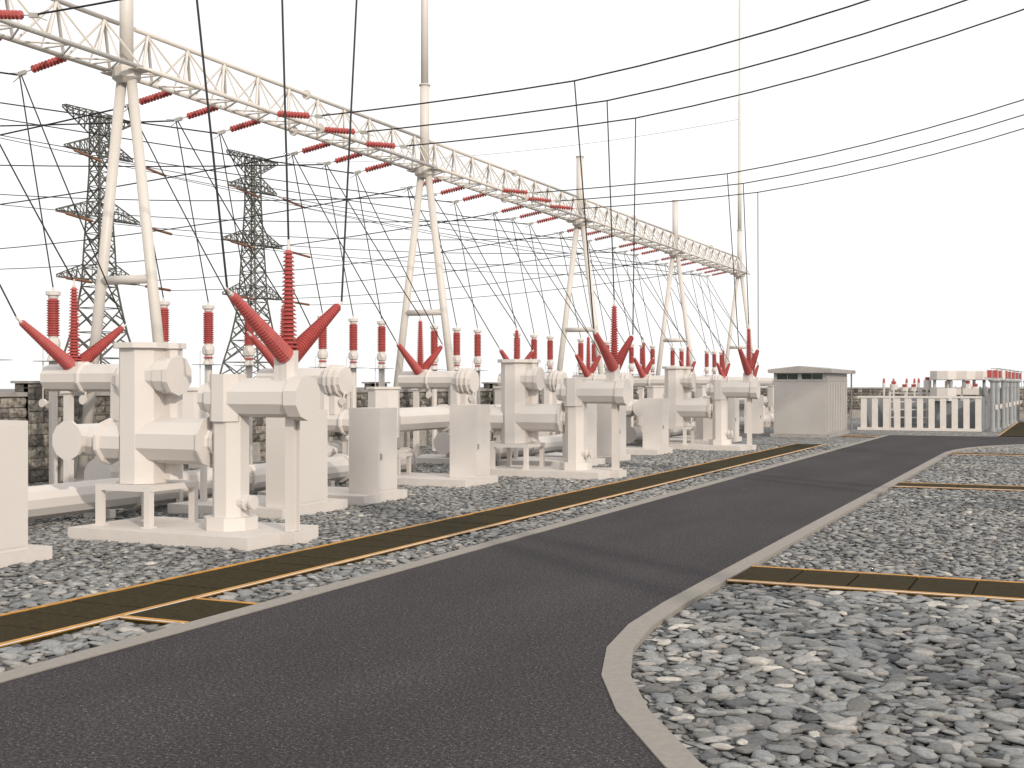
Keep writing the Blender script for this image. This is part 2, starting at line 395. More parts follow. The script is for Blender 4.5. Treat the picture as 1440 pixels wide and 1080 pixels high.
wall_blocks((-24.3,Y0),(-24.3,94),2.28,'long quarry-stone boundary wall with raised pillars behind the white switchgear',[(24.1-Y0,1.0,2.52),(32.4-Y0,.85,2.52),(41.2-Y0,.9,2.52),(51.8-Y0,1.1,2.52),(62-Y0,1.0,2.52),(73-Y0,1.0,2.52)])
wall_blocks((-23.9,94),(-3.0,94),2.24,'far quarry-stone wall closing the yard behind the transformer enclosure',[])
wall_blocks((-2.95,88),(14,88),2.7,'taller stretch of stone wall at the right edge behind the wide trough',[])

# ------------------------------------------------------------------ bushings
def bushing_mesh(L=1.6,r0=.085,r1=.048,n=24,shed=.06,ns=16,name='bushing',base=.05):
    prof=[(r0*.8,0),(r0*.8,base)]
    for i in range(n):
        t=i/(n-1); z=base+(L-base)*i/n; dz=(L-base)/n; rc=r0+(r1-r0)*t; sh=shed*(1-.35*t)
        prof+=[(rc,z+dz*.05),(rc+sh,z+dz*.10),(rc+sh,z+dz*.22),(rc,z+dz*.80)]
    prof.append((r1*.9,L))
    b=MB(); b.lathe((0,0,0),(0,0,1),prof,ns,False); return b
def add_bushing(parent,loc,direction,mesh=None):
    q=Vector((0,0,1)).rotation_difference(Vector(direction).normalized())
    global BM,TM
    if mesh is None: mesh=(BM,TM)
    o=bpy.data.objects.new('bushing',mesh[0]); COL.objects.link(o); o.parent=parent; o.location=loc; o.rotation_mode='QUATERNION'; o.rotation_quaternion=q
    t=bpy.data.objects.new('terminal',mesh[1]); COL.objects.link(t); t.parent=o
    return o
_b=bushing_mesh().build('bushing','red'); BM=_b.data; bpy.data.objects.remove(_b)
_b=bushing_mesh(r0=.13,r1=.06,shed=.026,n=26,base=.0).build('bushing','red'); BL=_b.data; bpy.data.objects.remove(_b)
_t=MB().lathe((0,0,1.6),(0,0,1),[(.035,0),(.035,.05),(.022,.06),(.02,.17)],8).build('terminal','white'); TM=_t.data; bpy.data.objects.remove(_t)
LEAN=1.45
def three_bushings(root,x,z,y=0.0):
    add_bushing(root,(x,y-.10,z-.04),(0,-1.42,.90),(BL,TM))
    add_bushing(root,(x,y,z+.02),(0,0,1))
    add_bushing(root,(x,y+.10,z-.04),(0,1.42,.90),(BL,TM))
def tips(x,y,z):
    L=1.73; n=math.hypot(1.42,.90)
    return [(x,y-.10-1.42/n*L,z-.04+.90/n*L),(x,y,z+.02+L),(x,y+.10+1.42/n*L,z-.04+.90/n*L)]

# ------------------------------------------------------------------ front feeder (local origin at X=-12.5, Y centre)
def make_front():
    t=thing('switchgear_feeder','nearest white feeder with tall tank, cylinder and three biggest red bushings','switchgear',(-12.5,16.43,.15),'front switchgear feeders with red bushings')
    X=lambda x:x+12.5
    Z=lambda z:z-.15
    # support table
    b=MB(); b.box(X(-14.82),X(-13.66),-.52,-.42,Z(.74),Z(.84)); b.box(X(-14.82),X(-13.66),.60,.70,Z(.74),Z(.84)); b.box(X(-14.82),X(-14.72),-.42,.60,Z(.741),Z(.839)); b.box(X(-13.76),X(-13.66),-.42,.60,Z(.741),Z(.839)); b.box(X(-14.72),X(-13.76),-.42,.60,Z(.79),Z(.836))
    b.build('table_frame','white',t)
    for x in (-14.75,-13.73):
        for y in (-.47,.65):
            l=MB(); l.box(X(x)-.055,X(x)+.055,y-.06,y+.06,Z(.17),Z(.739)); l.box(X(x)-.09,X(x)+.09,y-.09,y+.09,Z(.15),Z(.172)); l.build('leg','white',t)
    # tall tank
    b=MB(); b.lathe((X(-14.27),0,Z(.842)),(0,0,1),[(.40,0),(.40,2.26)],8); b.build('tall_tank','white',t)
    b=MB(); b.lathe((X(-14.27),0,Z(3.10)),(0,0,1),[(.50,0),(.50,.09)],8); b.lathe((X(-13.86),.28,Z(3.095)),(0,0,1),[(.23,0),(.23,.09)],8); b.build('tank_flange','white',t)
    b=MB(); b.lathe((X(-13.86),.28,Z(.9)),(0,0,1),[(.165,0),(.165,2.2)],8); b.build('side_tube','white',t)
    b=MB(); b.lathe((X(-14.2),0,Z(2.64)),(1,0,0),[(.27,0),(.27,.36),(.30,.37),(.30,.60),(.335,.61),(.335,.70)],10); b.build('end_stub','white',t)
    b=MB(); b.lathe((X(-14.1),0,Z(1.56)),(1,0,0),[(.385,0),(.385,1.25),(.43,1.255),(.43,1.29),(.24,1.30),(.21,1.34),(.24,1.38),(.24,1.42)],10); b.build('cross_tube','white',t)
    b=MB(); b.lathe((X(-12.45),0,Z(.36)),(0,0,1),[(.30,0),(.30,1.70)],8); b.lathe((X(-12.46),-.06,Z(1.9)),(0,0,1),[(.30,0),(.30,.76)],8); b.build('column','white',t)
    b=MB(); b.lathe((X(-12.45),0,Z(.151)),(0,0,1),[(.44,0),(.44,.21)],8); b.build('column_base','white',t)
    b=MB(); b.lathe((X(-12.98),0,Z(2.28)),(1,0,0),[(.16,0),(.24,.03),(.24,.2),(.315,.22),(.315,1.74),(.36,1.78),(.36,2.02)],10); b.build('top_cylinder','white',t)
    b=MB(); b.lathe((X(-11.33),0,Z(2.5)),(0,0,1),[(.155,0),(.155,.53)],8); b.box(X(-11.52),X(-11.40),-.13,.1,Z(2.5),Z(2.92)); b.build('turret','white',t)
    b=MB(); b.box(X(-11.36),X(-11.30),.045,.175,Z(.152),Z(2.05)); b.box(X(-11.41),X(-11.25),.02,.044,Z(.152),Z(2.03)); b.box(X(-11.41),X(-11.25),.176,.20,Z(.152),Z(2.03)); b.build('support_post','white',t)
    b=MB(); b.lathe((X(-12.3),-.05,Z(.60)),(1,0,0),[(.12,0),(.12,.18),(.135,.19),(.135,.21),(.08,.22),(.08,.30),(.115,.31),(.115,.35)],12); b.build('drain_port','white',t)
    # rear connection
    b=MB(); b.lathe((X(-14.5),0,Z(1.52)),(-1,0,0),[(.33,0),(.33,.42),(.40,.44),(.40,.49),(.26,.51),(.26,1.0)],10); b.build('rear_pipe','white',t)
    b=MB(); b.lathe((X(-15.55),-.40,Z(1.54)),(0,1,0),[(.337,0),(.337,.06),(.28,.07),(.28,.95)],12); b.build('capped_vessel','white',t)
    b=MB(); b.box(X(-14.9),X(-14.82),-.2,-.1,Z(2.95),Z(3.05)); 
    three_bushings(t,X(-11.33),Z(3.0))
    return t
FY=[16.43,31.73,47.03]
fr=make_front()
for i,y in enumerate(FY):
    if i>0:
        dup(fr,(-12.5,y,.15),['','middle one of three front feeders with big red bushings beside the trough','farthest front feeder with big red bushings, just left of the grey shed'][i])
    b=MB(); b.box(-15.02,-11.44,y-.93,y+1.02,-.1,.15); b.box(-11.44,-11.17,y-.08,y+.57,-.1,.147)
    tag(b.build('concrete_base','slab'),['pale concrete base slab under the nearest bushing feeder','pale concrete base slab under the middle bushing feeder','pale concrete base slab under the far bushing feeder beside the shed'][i],'base slab','concrete base slabs')

# ------------------------------------------------------------------ rear feeder units
RYK=[20.1+7.65*k for k in range(9)]
def make_rear():
    t=thing('switchgear_unit','x','switchgear',(-18.0,RYK[0],0),'rear switchgear units with red bushings')
    X=lambda x:x+18.0
    b=MB(); b.lathe((X(-19.98),0,2.63),(1,0,0),[(.29,0),(.29,1.0),(.345,1.02),(.345,1.06),(.29,1.08),(.29,2.1)],10); b.build('horizontal_tube','white',t)
    b=MB(); b.lathe((X(-18.0),0,2.58),(1,0,0),[(.29,-.02),(.40,.20),(.44,.21),(.44,.25),(.38,.26),(.38,.33),(.44,.34),(.44,.38),(.38,.39),(.38,.50),(.43,.51),(.43,.55),(.36,.56),(.36,.66)],12); b.build('ringed_end','white',t)
    b=MB(); b.lathe((X(-17.95),0,1.5),(0,0,1),[(.29,0),(.29,1.05)],8); b.lathe((X(-17.65),0,1.7),(0,0,1),[(.2,0),(.2,.7)],8); b.build('column','white',t)
    b=MB(); b.lathe((X(-18.3),0,1.5),(1,0,0),[(.26,0),(.26,.9),(.34,.92),(.34,.97),(.27,.99),(.27,1.9)],10); b.build('lower_pipe','white',t)
    b=MB(); b.lathe((X(-16.2),0,1.12),(0,0,1),[(.42,0),(.42,1.24),(.47,1.25),(.47,1.31)],8,rot=0); b.build('hexagonal_tank','white',t)
    b=MB(); b.lathe((X(-18.2),-.5,.62),(0,1,0),[(.36,0),(.36,.07),(.30,.08),(.30,1.3),(.36,1.31),(.36,1.38)],12); b.build('low_vessel','white',t)
    b=MB(); b.lathe((X(-18.2),.2,.85),(0,0,1),[(.17,0),(.17,.75)],8); b.build('riser','white',t)
    for yy in (-.1,.95):
        b=MB(); b.box(X(-18.28),X(-18.12),yy-.06,yy+.06,.152,.36); b.build('saddle','white',t)
    for x,y in ((-19.45,0),(-17.55,.35)):
        b=MB(); b.box(X(x)-.075,X(x)+.075,y-.075,y+.075,.153,2.36); b.box(X(x)-.12,X(x)+.12,y-.12,y+.12,2.30,2.355); b.build('support_post','white',t)
    for x in (-16.5,-15.9):
        b=MB(); b.box(X(x)-.05,X(x)+.05,-.05,.05,-.05,1.15); b.build('leg','white',t)
    b=MB(); b.lathe((X(-19.12),0,2.80),(0,0,1),[(.13,0),(.13,.17)],8); b.build('turret','white',t)
    for x,z in ((-18.9,2.17),(-17.35,2.05)):
        b=MB(); b.lathe((X(x),-.12,z),(0,-1,0),[(.085,0),(.1,.02),(.1,.06)],12); b.tube((X(x),-.12,z),(X(x),-.05,z+.25),.02,n=6); b.build('gauge','white',t)
    three_bushings(t,X(-19.3),2.93)
    return t
rear=make_rear()
for k,y in enumerate(RYK):
    lab='rear switchgear unit with red V bushings, '+['nearest, behind the tall tank at left','second, behind the biggest front bushings','third, behind the nearest cabinet pair','fourth, behind the middle front feeder','fifth, behind the middle big bushings','sixth, right of the middle big bushings','seventh, behind the far front feeder','eighth, behind the far big bushings','last, partly behind the grey shed'][k]
    o=rear if k==0 else dup(rear,(-18.0,y,0),lab)
    o['label']=lab
    b=MB(); b.box(-19.75,-17.3,y-.75,y+1.25,-.1,.15); b.box(-19.95,-19.752,y-.2,y+.2,-.1,.28)
    tag(b.build('concrete_base','slab'),'pale concrete base slab under the '+['nearest','second','third','fourth','fifth','sixth','seventh','eighth','last'][k]+' rear switchgear unit','base slab','concrete base slabs')
# connecting pipes along the row
def ypipe(x,z,y0,y1,r,name,label,flanges=(),caps=(1,1),n=10,extra=None):
    t=thing(name,label,'pipe',(x,y0,0),'white pipes running along the row')
    b=MB(); b.lathe((0,0,z),(0,1,0),[(r,0),(r,y1-y0)],n); b.build('pipe_shell','white',t)
    fl=[f-y0 for f in flanges]+([.0] if caps[0] else [])+([y1-y0-.07] if caps[1] else [])
    for f in fl:
        b=MB(); b.lathe((0,f-.001,z),(0,1,0),[(r*1.22,0),(r*1.22,.072)],12); b.build('flange','white',t)
    return t
ypipe(-16.2,1.55,28.1,35.05,.32,'connecting_pipe','white horizontal pipe between second and third rear units',caps=(0,0),flanges=(31.0,))
ypipe(-16.2,1.55,43.4,50.35,.32,'connecting_pipe','white horizontal pipe between fourth and fifth rear units',caps=(0,0),flanges=(47.0,))
ypipe(-16.2,1.55,58.7,65.65,.32,'connecting_pipe','white horizontal pipe between sixth and seventh rear units',caps=(0,0),flanges=(62.0,))
BUS=[(9.0,29.9,(12.0,18.9,22.5,26.5)),(33.3,45.2,(34.5,38,41.8)),(48.6,60.5,(49.8,53.3,57)),(63.9,75.8,(65,69,73))]
for i,(a,b_,fl) in enumerate(BUS):
    t=ypipe(-16.75,.40,a,b_,.30,'bus_pipe',['long low white bus pipe running under the nearest tank table and cabinets','low white bus pipe behind the middle feeder base','low white bus pipe behind the far feeder base','low white bus pipe behind the grey shed'][i],flanges=fl,caps=(1,1),n=12)
    y=a+1.5
    while y<b_-a+a-1:
        s=MB(); s.box(-.32,.32,y-a-.08,y-a+.08,-.06,.14); s.build('saddle','slab',t); y+=3.8
    for yy in ((27.15,) if i==0 else (a+3.9,b_-3)):
        p=MB(); p.lathe((0,yy-a,.66),(0,0,1),[(.17,0),(.17,.42),(.21,.43),(.21,.5),(.15,.52),(.03,.80)],8); p.build('valve_pot','white',t)
# domed vessel behind the large cabinet
vessels=[]
for i,off in enumerate((0,15.3,30.6)):
    b=MB(); b.lathe((-14.55,21.55+off,.15),(0,0,1),[(.34,0),(.34,1.35),(.31,1.58),(.2,1.75),(.05,1.80)],12)
    tag(b.build('domed_vessel','white',loc=None),'white domed vessel behind the '+['nearest','middle','far'][i]+' single wide cabinet','pressure vessel','domed vessels behind cabinets')

# ------------------------------------------------------------------ control cabinets on their slabs
def cabinet(x0,x1,y0,y1,z1,label):
    cx,cy=(x0+x1)/2,(y0+y1)/2
    t=thing('control_cabinet',label,'cabinet',(cx,cy,.15),'white control cabinets on slabs')
    hx,hy=(x1-x0)/2,(y1-y0)/2
    b=MB(); b.box(-hx,hx,-hy,hy,.002,z1-.15); b.build('cabinet_body','white',t)
    b=MB(); b.box(hx+.001,hx+.007,-hy+.03,hy-.03,.06,z1-.2); b.build('door','white',t)
    b=MB(); b.box(hx+.0125,hx+.045,-hy+.07,-hy+.09,.72,.86); b.box(hx+.03,hx+.05,-hy+.09,-hy+.10,.74,.84); b.build('handle','grey',t)
    return t
def table(cx,cy,label):
    t=thing('support_table',label,'stand',(cx,cy,.15),'low white support tables')
    b=MB(); b.box(-.45,.45,-.35,.35,.46,.55); b.build('table_top','white',t)
    for x in (-.38,.38):
        for y in (-.28,.28):
            l=MB(); l.box(x-.045,x+.045,y-.045,y+.045,.012,.459); l.box(x-.08,x+.08,y-.08,y+.08,.001,.012); l.build('leg','white',t)
    return t
for i in range(4):
    o=15.3*(i-1); w=['leftmost','near','middle','far'][i]
    nm=['at the left picture edge','left of the camera-side gap behind the nearest feeder','behind the middle feeder','behind the far feeder'][i]
    if i>0:
        cabinet(-14.0,-13.52,19.55+o,20.95+o,1.99,'wide white control cabinet '+['','beside the nearest big bushing feeder','beside the middle bushing feeder','beside the far bushing feeder'][i])
        cabinet(-14.25,-13.52,22.92+o,23.74+o,1.98,'white control cabinet, left one of the pair '+['','between nearest and middle feeders','between middle and far feeders','right of the far feeder'][i])
        for (a,b_,nn) in ((19.37,21.67,'wide cabinet'),(22.31,24.16,'left cabinet of the pair')):
            b=MB(); b.box(-16.2,-13.5,a+o,b_+o,-.1,.15); tag(b.build('concrete_base','slab'),'pale concrete slab under the '+w+' '+nn,'base slab','concrete base slabs')
    if i<3:
        oo=15.3*(i-1)
        cabinet(-14.25,-13.52,27.67+oo,28.49+oo,1.98,['white control cabinet cut by the left picture edge','white control cabinet, right one of the pair between nearest and middle feeders','white control cabinet, right one of the pair between middle and far feeders'][i])
        b=MB(); b.box(-16.9,-13.5,27.05+oo,28.93+oo,-.1,.15); tag(b.build('concrete_base','slab'),'pale concrete slab under the '+['cabinet at the left picture edge','right cabinet of the near pair','right cabinet of the far pair'][i],'base slab','concrete base slabs')
        if i>0: table(-16.25,28.2+oo,'low white table standing left of the '+['','near','far'][i]+' right-hand cabinet')
cabinet(-14.25,-13.52,27.67+30.6,28.49+30.6,1.98,'last white control cabinet just before the grey shed')

# ------------------------------------------------------------------ voltage transformers on posts
def make_vt():
    t=thing('voltage_transformer','x','voltage transformer',(-22,20,0),'voltage transformers on posts in the rear line')
    b=MB(); b.lathe((0,0,-.05),(0,0,1),[(.105,0),(.105,3.08)],8); b.build('post','white',t)
    b=MB(); b.box(-.34,.34,-.30,.30,3.032,3.048); b.build('mounting_plate','grey',t)
    b=MB(); b.lathe((0,0,3.05),(0,0,1),[(.15,0),(.14,.05),(.10,.14),(.10,.25),(.155,.29),(.17,.40),(.155,.50),(.11,.54),(.11,.58)],10); b.build('body','white',t)
    b=MB(); b.lathe((0,0,3.21),(0,0,1),[(.10,0),(.16,.015),(.10,.055)],12); b.build('small_shed','red',t)
    pr=[(.10,0)]
    for i in range(15):
        z=.01+i*.058; pr+=[(.118,z+.005),(.158,z+.02),(.158,z+.026),(.118,z+.05)]
    b=MB(); b.lathe((0,0,3.62),(0,0,1),pr+[(.1,.9)],14); b.build('insulator','red',t)
    b=MB(); b.lathe((0,0,4.52),(0,0,1),[(.11,0),(.125,.07),(.17,.08),(.17,.17),(.03,.18),(.03,.27)],12); b.build('cap','white',t)
    b=MB(); b.tube((-.16,-.16,2.12),(-.16,-.16,3.4),.012,n=6); b.tube((-.16,-.16,3.4),(0,0,3.4),.012,n=6); b.lathe((-.16,-.16,2.05),(0,-1,0),[(.1,-.04),(.1,.04)],12); b.tube((-.16,-.16,2.05),(0,0,2.05),.03,n=6); b.build('drop_rod','white',t)
    return t
vt=make_vt(); first=True
TR=[20.27+7.65*k for k in range(9)]     # trio centres
GR=['over the left picture edge','behind the nearest tall tank','between nearest and second gantry masts','left of the second mast legs','right of the second mast legs','behind the second big bushings','behind the far feeder','by the fourth mast']
for k in range(9):
    for p in range(3):
        lab='red insulator on white post, %s of the trio %s'%(['left','middle','right'][p],['at the far left of the row','behind the nearest tall tank','left of the second mast','right of the second mast','behind the middle feeder','by the middle big bushings','left of the far feeder','by the far feeder','right of the far feeder'][k])
        loc=(-22.0,TR[k]+.1+(p-1)*1.87,0)
        if first: vt.location=loc; vt['label']=lab; first=False
        else: dup(vt,loc,lab)

# ------------------------------------------------------------------ gantry
MY=[8.42+15.3*i for i in range(6)]; GX=-21.1
def gantry_mast(y,spire,label,x=GX,zb=10.1,top=13.2,sp=1.45,r=.165,lr=.135,group='gantry masts'):
    t=thing('gantry_mast',label,'mast',(x,y,0),group)
    for s in (-1,1):
        b=MB(); b.tube((s*sp,0,-.06),(s*.13,0,zb),lr,lr*.93,n=20,smooth=True); b.build('leg','pole',t)
    b=MB(); b.tube((-sp*.5,0,zb/2),(sp*.5,0,zb/2),.11,n=16,smooth=True); b.build('crossbar','pole',t)
    b=MB(); b.lathe((0,0,zb-.25),(0,0,1),[(.20,0),(.36,.12),(.36,.38),(.20,.42)],8); b.box(-.62,.62,-.22,.22,zb+.02,zb+.05); b.build('collar','pole',t)
    b=MB(); b.tube((0,0,zb+.05),(0,0,top),r,n=24,smooth=True); b.tube((0,0,top-.05),(0,0,top),r*1.22,n=24,smooth=True); b.build('upper_pole','pole',t)
    if spire:
        b=MB(); b.lathe((0,0,top),(0,0,1),[(r*.82,0),(r*.78,4),(r*.6,4.05),(r*.55,9),(r*.42,9.05),(r*.4,14),(r*.3,18),(.02,20)],16,True); b.build('lightning_spire','pole',t)
    for s in (-1,1):
        b=MB(); b.box(s*sp-.28,s*sp+.28,-.28,.28,-.1,.12); b.build('footing','slab',t)
    return t
ML=['tubular gantry mast standing off to the left of the view','cream A-frame mast nearest the camera, running out of the picture top','cream A-frame mast with a tall spire, second from the left','cream A-frame mast with a short flat-topped pole, third from the left','small A-frame mast with a short pole, fourth from the left','farthest A-frame mast at the truss end with a very tall spire']
for i,y in enumerate(MY): gantry_mast(y,i in (1,2,5),ML[i])
def truss(y0,y1,label,x=GX,zt=11.25,zb=10.19,hw=.475,n=10,seed=0,end=False):
    t=thing('truss_beam',label,'gantry beam',(x,y0,0),'truss beams between gantry masts')
    L=y1-y0
    b=MB(); b.tube((0,.28 if y0>9 else 0,zt),(0,L-(.28),zt),.058,n=12,smooth=True); b.build('top_chord','pole',t)
    for s in (-1,1):
        b=MB(); b.tube((s*hw,.01,zb),(s*hw,L-.01,zb),.058,n=12,smooth=True); b.build('bottom_chord','pole',t)
    st=L/n; d=MB(); h=MB()
    for i in range(n):
        m=(i+.5)*st
        for s in (-1,1):
            for e in (i*st,(i+1)*st):
                d.tube((0,m,zt-.04),(s*hw,e+(.06 if e<m else -.06),zb+.04),.042 if (s>0)==(e<m) else .03,n=5)
            d.tube((0,m,zt-.04),(s*hw,m,zb+.03),.024,n=5)
        h.tube((-hw,i*st+.1,zb),(hw,m,zb),.026,n=5); h.tube((hw,m,zb),(-hw,(i+1)*st-.1,zb),.026,n=5)
        h.tube((-hw,m,zb),(hw,m,zb),.024,n=5)
    if end: d.tube((0,L-.3,zt),(hw,L+.9,zb),.03,n=6); d.tube((0,L-.3,zt),(-hw,L+.9,zb),.03,n=6); d.tube((hw,L,zb),(hw,L+.95,zb),.05,n=8); d.tube((-hw,L,zb),(-hw,L+.95,zb),.05,n=8)
    d.build('web_members','pole',t); h.build('bottom_lacing','pole',t)
    mid=L*.5
    for s,zz in ((0,zt),(-hw,zb),(hw,zb)):
        b=MB(); b.lathe((s,mid+.15,zz),(0,1,0),[(.15,0),(.15,.06)],12); b.build('splice_flange','pole',t)
    return t
TL=['nearest cream truss beam at the top left corner','truss beam from the nearest mast to the second mast','truss beam from the second mast to the third mast','truss beam from the third mast to the fourth mast','last truss beam ending at the farthest tall mast']
for i in range(5): truss(MY[i],MY[i+1],TL[i],seed=i,end=(i==4))

# ------------------------------------------------------------------ strain insulator strings
def disc_string(L,n,rd,rc,name,m):
    pr=[(rc*.4,0),(rc,.02)]
    for i in range(n):
        z=.03+(L-.06)*i/n; dz=(L-.06)/n
        pr+=[(rc,z+dz*.1),(rd,z+dz*.38),(rd,z+dz*.55),(rc,z+dz*.9)]
    pr+=[(rc,L-.02),(rc*.4,L)]
    return MB().lathe((0,0,0),(0,0,1),pr,8)
_s=disc_string(1.12,10,.098,.03,'string','red').build('disc_chain','red'); SM=_s.data; bpy.data.objects.remove(_s)
lb=MB().tube((0,0,-.1),(0,0,.015),.014,n=6).build('link','hard'); LM=lb.data; bpy.data.objects.remove(lb)
hb=MB(); hb.tube((0,0,1.11),(0,0,1.30),.014,n=6); hb.box(-.05,.05,-.03,.03,1.29,1.52)
hb.tube((.0,.02,1.35),(-.12,.03,1.75),.012,n=5); hb.tube((0,-.02,1.4),(.1,-.03,1.8),.012,n=5)
_h=hb.build('clamp','hard'); HM=_h.data; bpy.data.objects.remove(_h)
def strain(P,Q,label,group):
    P=Vector(P);Q=Vector(Q); q=Vector((0,0,1)).rotation_difference((Q-P).normalized())
    t=thing('insulator_string',label,'insulator string',P,group); t.rotation_mode='QUATERNION'; t.rotation_quaternion=q
    a=bpy.data.objects.new('disc_chain',SM); COL.objects.link(a); a.parent=t
    b=bpy.data.objects.new('clamp',HM); COL.objects.link(b); b.parent=t
    b=bpy.data.objects.new('link',LM); COL.objects.link(b); b.parent=t
    return t
def wire(pts,r,label,group,name='overhead_wire'):
    # one tube swept through the points
    P=[Vector(p) for p in pts]; n=6; vs=[];fs=[]
    for i,p in enumerate(P):
        d=(P[min(i+1,len(P)-1)]-P[max(i-1,0)]).normalized(); up=Vector((0,0,1)) if abs(d.z)<.95 else Vector((1,0,0))
        u=up.cross(d).normalized(); w=d.cross(u)
        for k in range(n):
            a=2*PI*k/n; v=p-P[0]+u*(r*math.cos(a))+w*(r*math.sin(a)); vs.append(v)
    for i in range(len(P)-1):
        for k in range(n):
            k2=(k+1)%n; fs.append((i*n+k,i*n+k2,(i+1)*n+k2,(i+1)*n+k))
    b=MB(); b.add(vs,fs,True)
    o=b.build(name,'wire'); o.location=P[0]; tag(o,label,'wire',group); return o
def sagline(P,Q,s,n=14):
    P=Vector(P);Q=Vector(Q); return [P.lerp(Q,i/n)+Vector((0,0,-4*s*(i/n)*(1-i/n))) for i in range(n+1)]
PYL=[(29.7,-58.5),(46.5,-58.5),(63.2,-58.5),(80.0,-58.5)]
ARM=[(3.65,9.3),(3.7,13.45),(3.0,17.65)]
LBL=['left','middle','right']
for k in range(9):
    if k<7 or True:
        py_i=(k-0)//2 if k>0 else -1
    # trio k: pylons serve pairs (k=1,2)->0, (3,4)->1, (5,6)->2, (7,8)->3
    pi=(k-1)//2; side=-1 if (k-1)%2==0 else 1
    where=['left of mast one','just right of mast one','just left of mast two','just right of mast two','just left of mast three','just right of mast three','just left of mast four','just right of mast four','just left of mast five'][k]
    for p in range(3):
        y=TR[k]+(p-1)*1.95
        P=(GX-.475,y,10.19); Q=(-23.12,y,9.93)
        strain(P,Q,'red string slanting down rearward, %s of the trio %s'%(LBL[p],where),'rearward insulator strings')
        rr=.023
        if pi<0: end=(-58.5,12.9+ARM[p][0],ARM[p][1])
        else: end=(PYL[pi][1],PYL[pi][0]+side*ARM[p][0],ARM[p][1])
        a=Vector(end); c=Vector(Q); dd=(c-a); dd.normalize(); a2=a+dd*3.1+Vector((0,0,-.55))
        wire(sagline(Q,a2,[.45,.3,.12][p] if k<3 else [.5,.5,.35][p]),rr,'wire to a pylon from the %s string %s'%(LBL[p],where),'line wires to the pylons')
        if pi>=2:
            pass
        # droppers
        vtip=(-22.0,TR[k]+.1+(p-1)*1.87,4.76)
        wire(sagline((-23.05,y,9.93),vtip,.03,6),.017,'thin dropper from the %s string %s to a post insulator'%(LBL[p],where),'dropper wires',name='dropper_wire')
        if k<9:
            tp=tips(-19.3,RYK[k],2.93)[p]
            wire(sagline((-23.0,y,9.93),tp,.08,8),.017,'thin dropper from the %s string %s to a V bushing'%(LBL[p],where),'dropper wires',name='dropper_wire')
# forward strings and the three-phase lines over the road
def zc(x):
    if x<-11.55: u=(x+19.65)/8.1; return 10.0+.21*u*u
    s=x+11.55; return 10.21+.10*s+.0075*s*s
for i,yc in enumerate((16.5,31.77,47.05)):
    wn=['nearest','middle','far'][i]
    for p in range(3):
        y=yc+(p-1)*2.42
        strain((GX+.475,y,10.19),(-19.3,y,10.0),'level red string on the truss front, %s one above the %s feeder'%(LBL[p],wn),'forward insulator strings')
        xs=[-19.2+i2*1.53 for i2 in range(5)]+[-11.55+i2*1.7 for i2 in range(16)]
        xs=[x for x in xs if x<14]+[14]
        wire([(x,y,zc(x)) for x in xs],.021,'long line over the road, %s of three from the %s feeder'%(LBL[p],wn),'line wires over the road')
        tp=tips(-11.33,FY[i],3.0)[p]
        wire([(-11.55,y,zc(-11.55)),tuple(Vector((-11.55,y,zc(-11.55))).lerp(Vector(tp),.5)),tp],.017,'steep dropper to the %s big bushing of the %s front feeder'%(LBL[p],wn),'dropper wires',name='dropper_wire')
# unseen gantry added across the road: ends the lines, thick masts shade the road
for i in range(4):
    gantry_mast(.5+15.3*i,False,'tall unseen gantry mast of the opposite row, number %s from the camera'%['one','two','three','four'][i],x=14,zb=17.0,top=20,sp=2.4,r=.28,lr=.27,group='unseen opposite gantry masts')
for i in range(3):
    truss(.5+15.3*i,.5+15.3*(i+1),'truss beam of the unseen opposite gantry, %s span'%ORD[i],x=14.5,zt=18.6,zb=17.4,hw=.5)

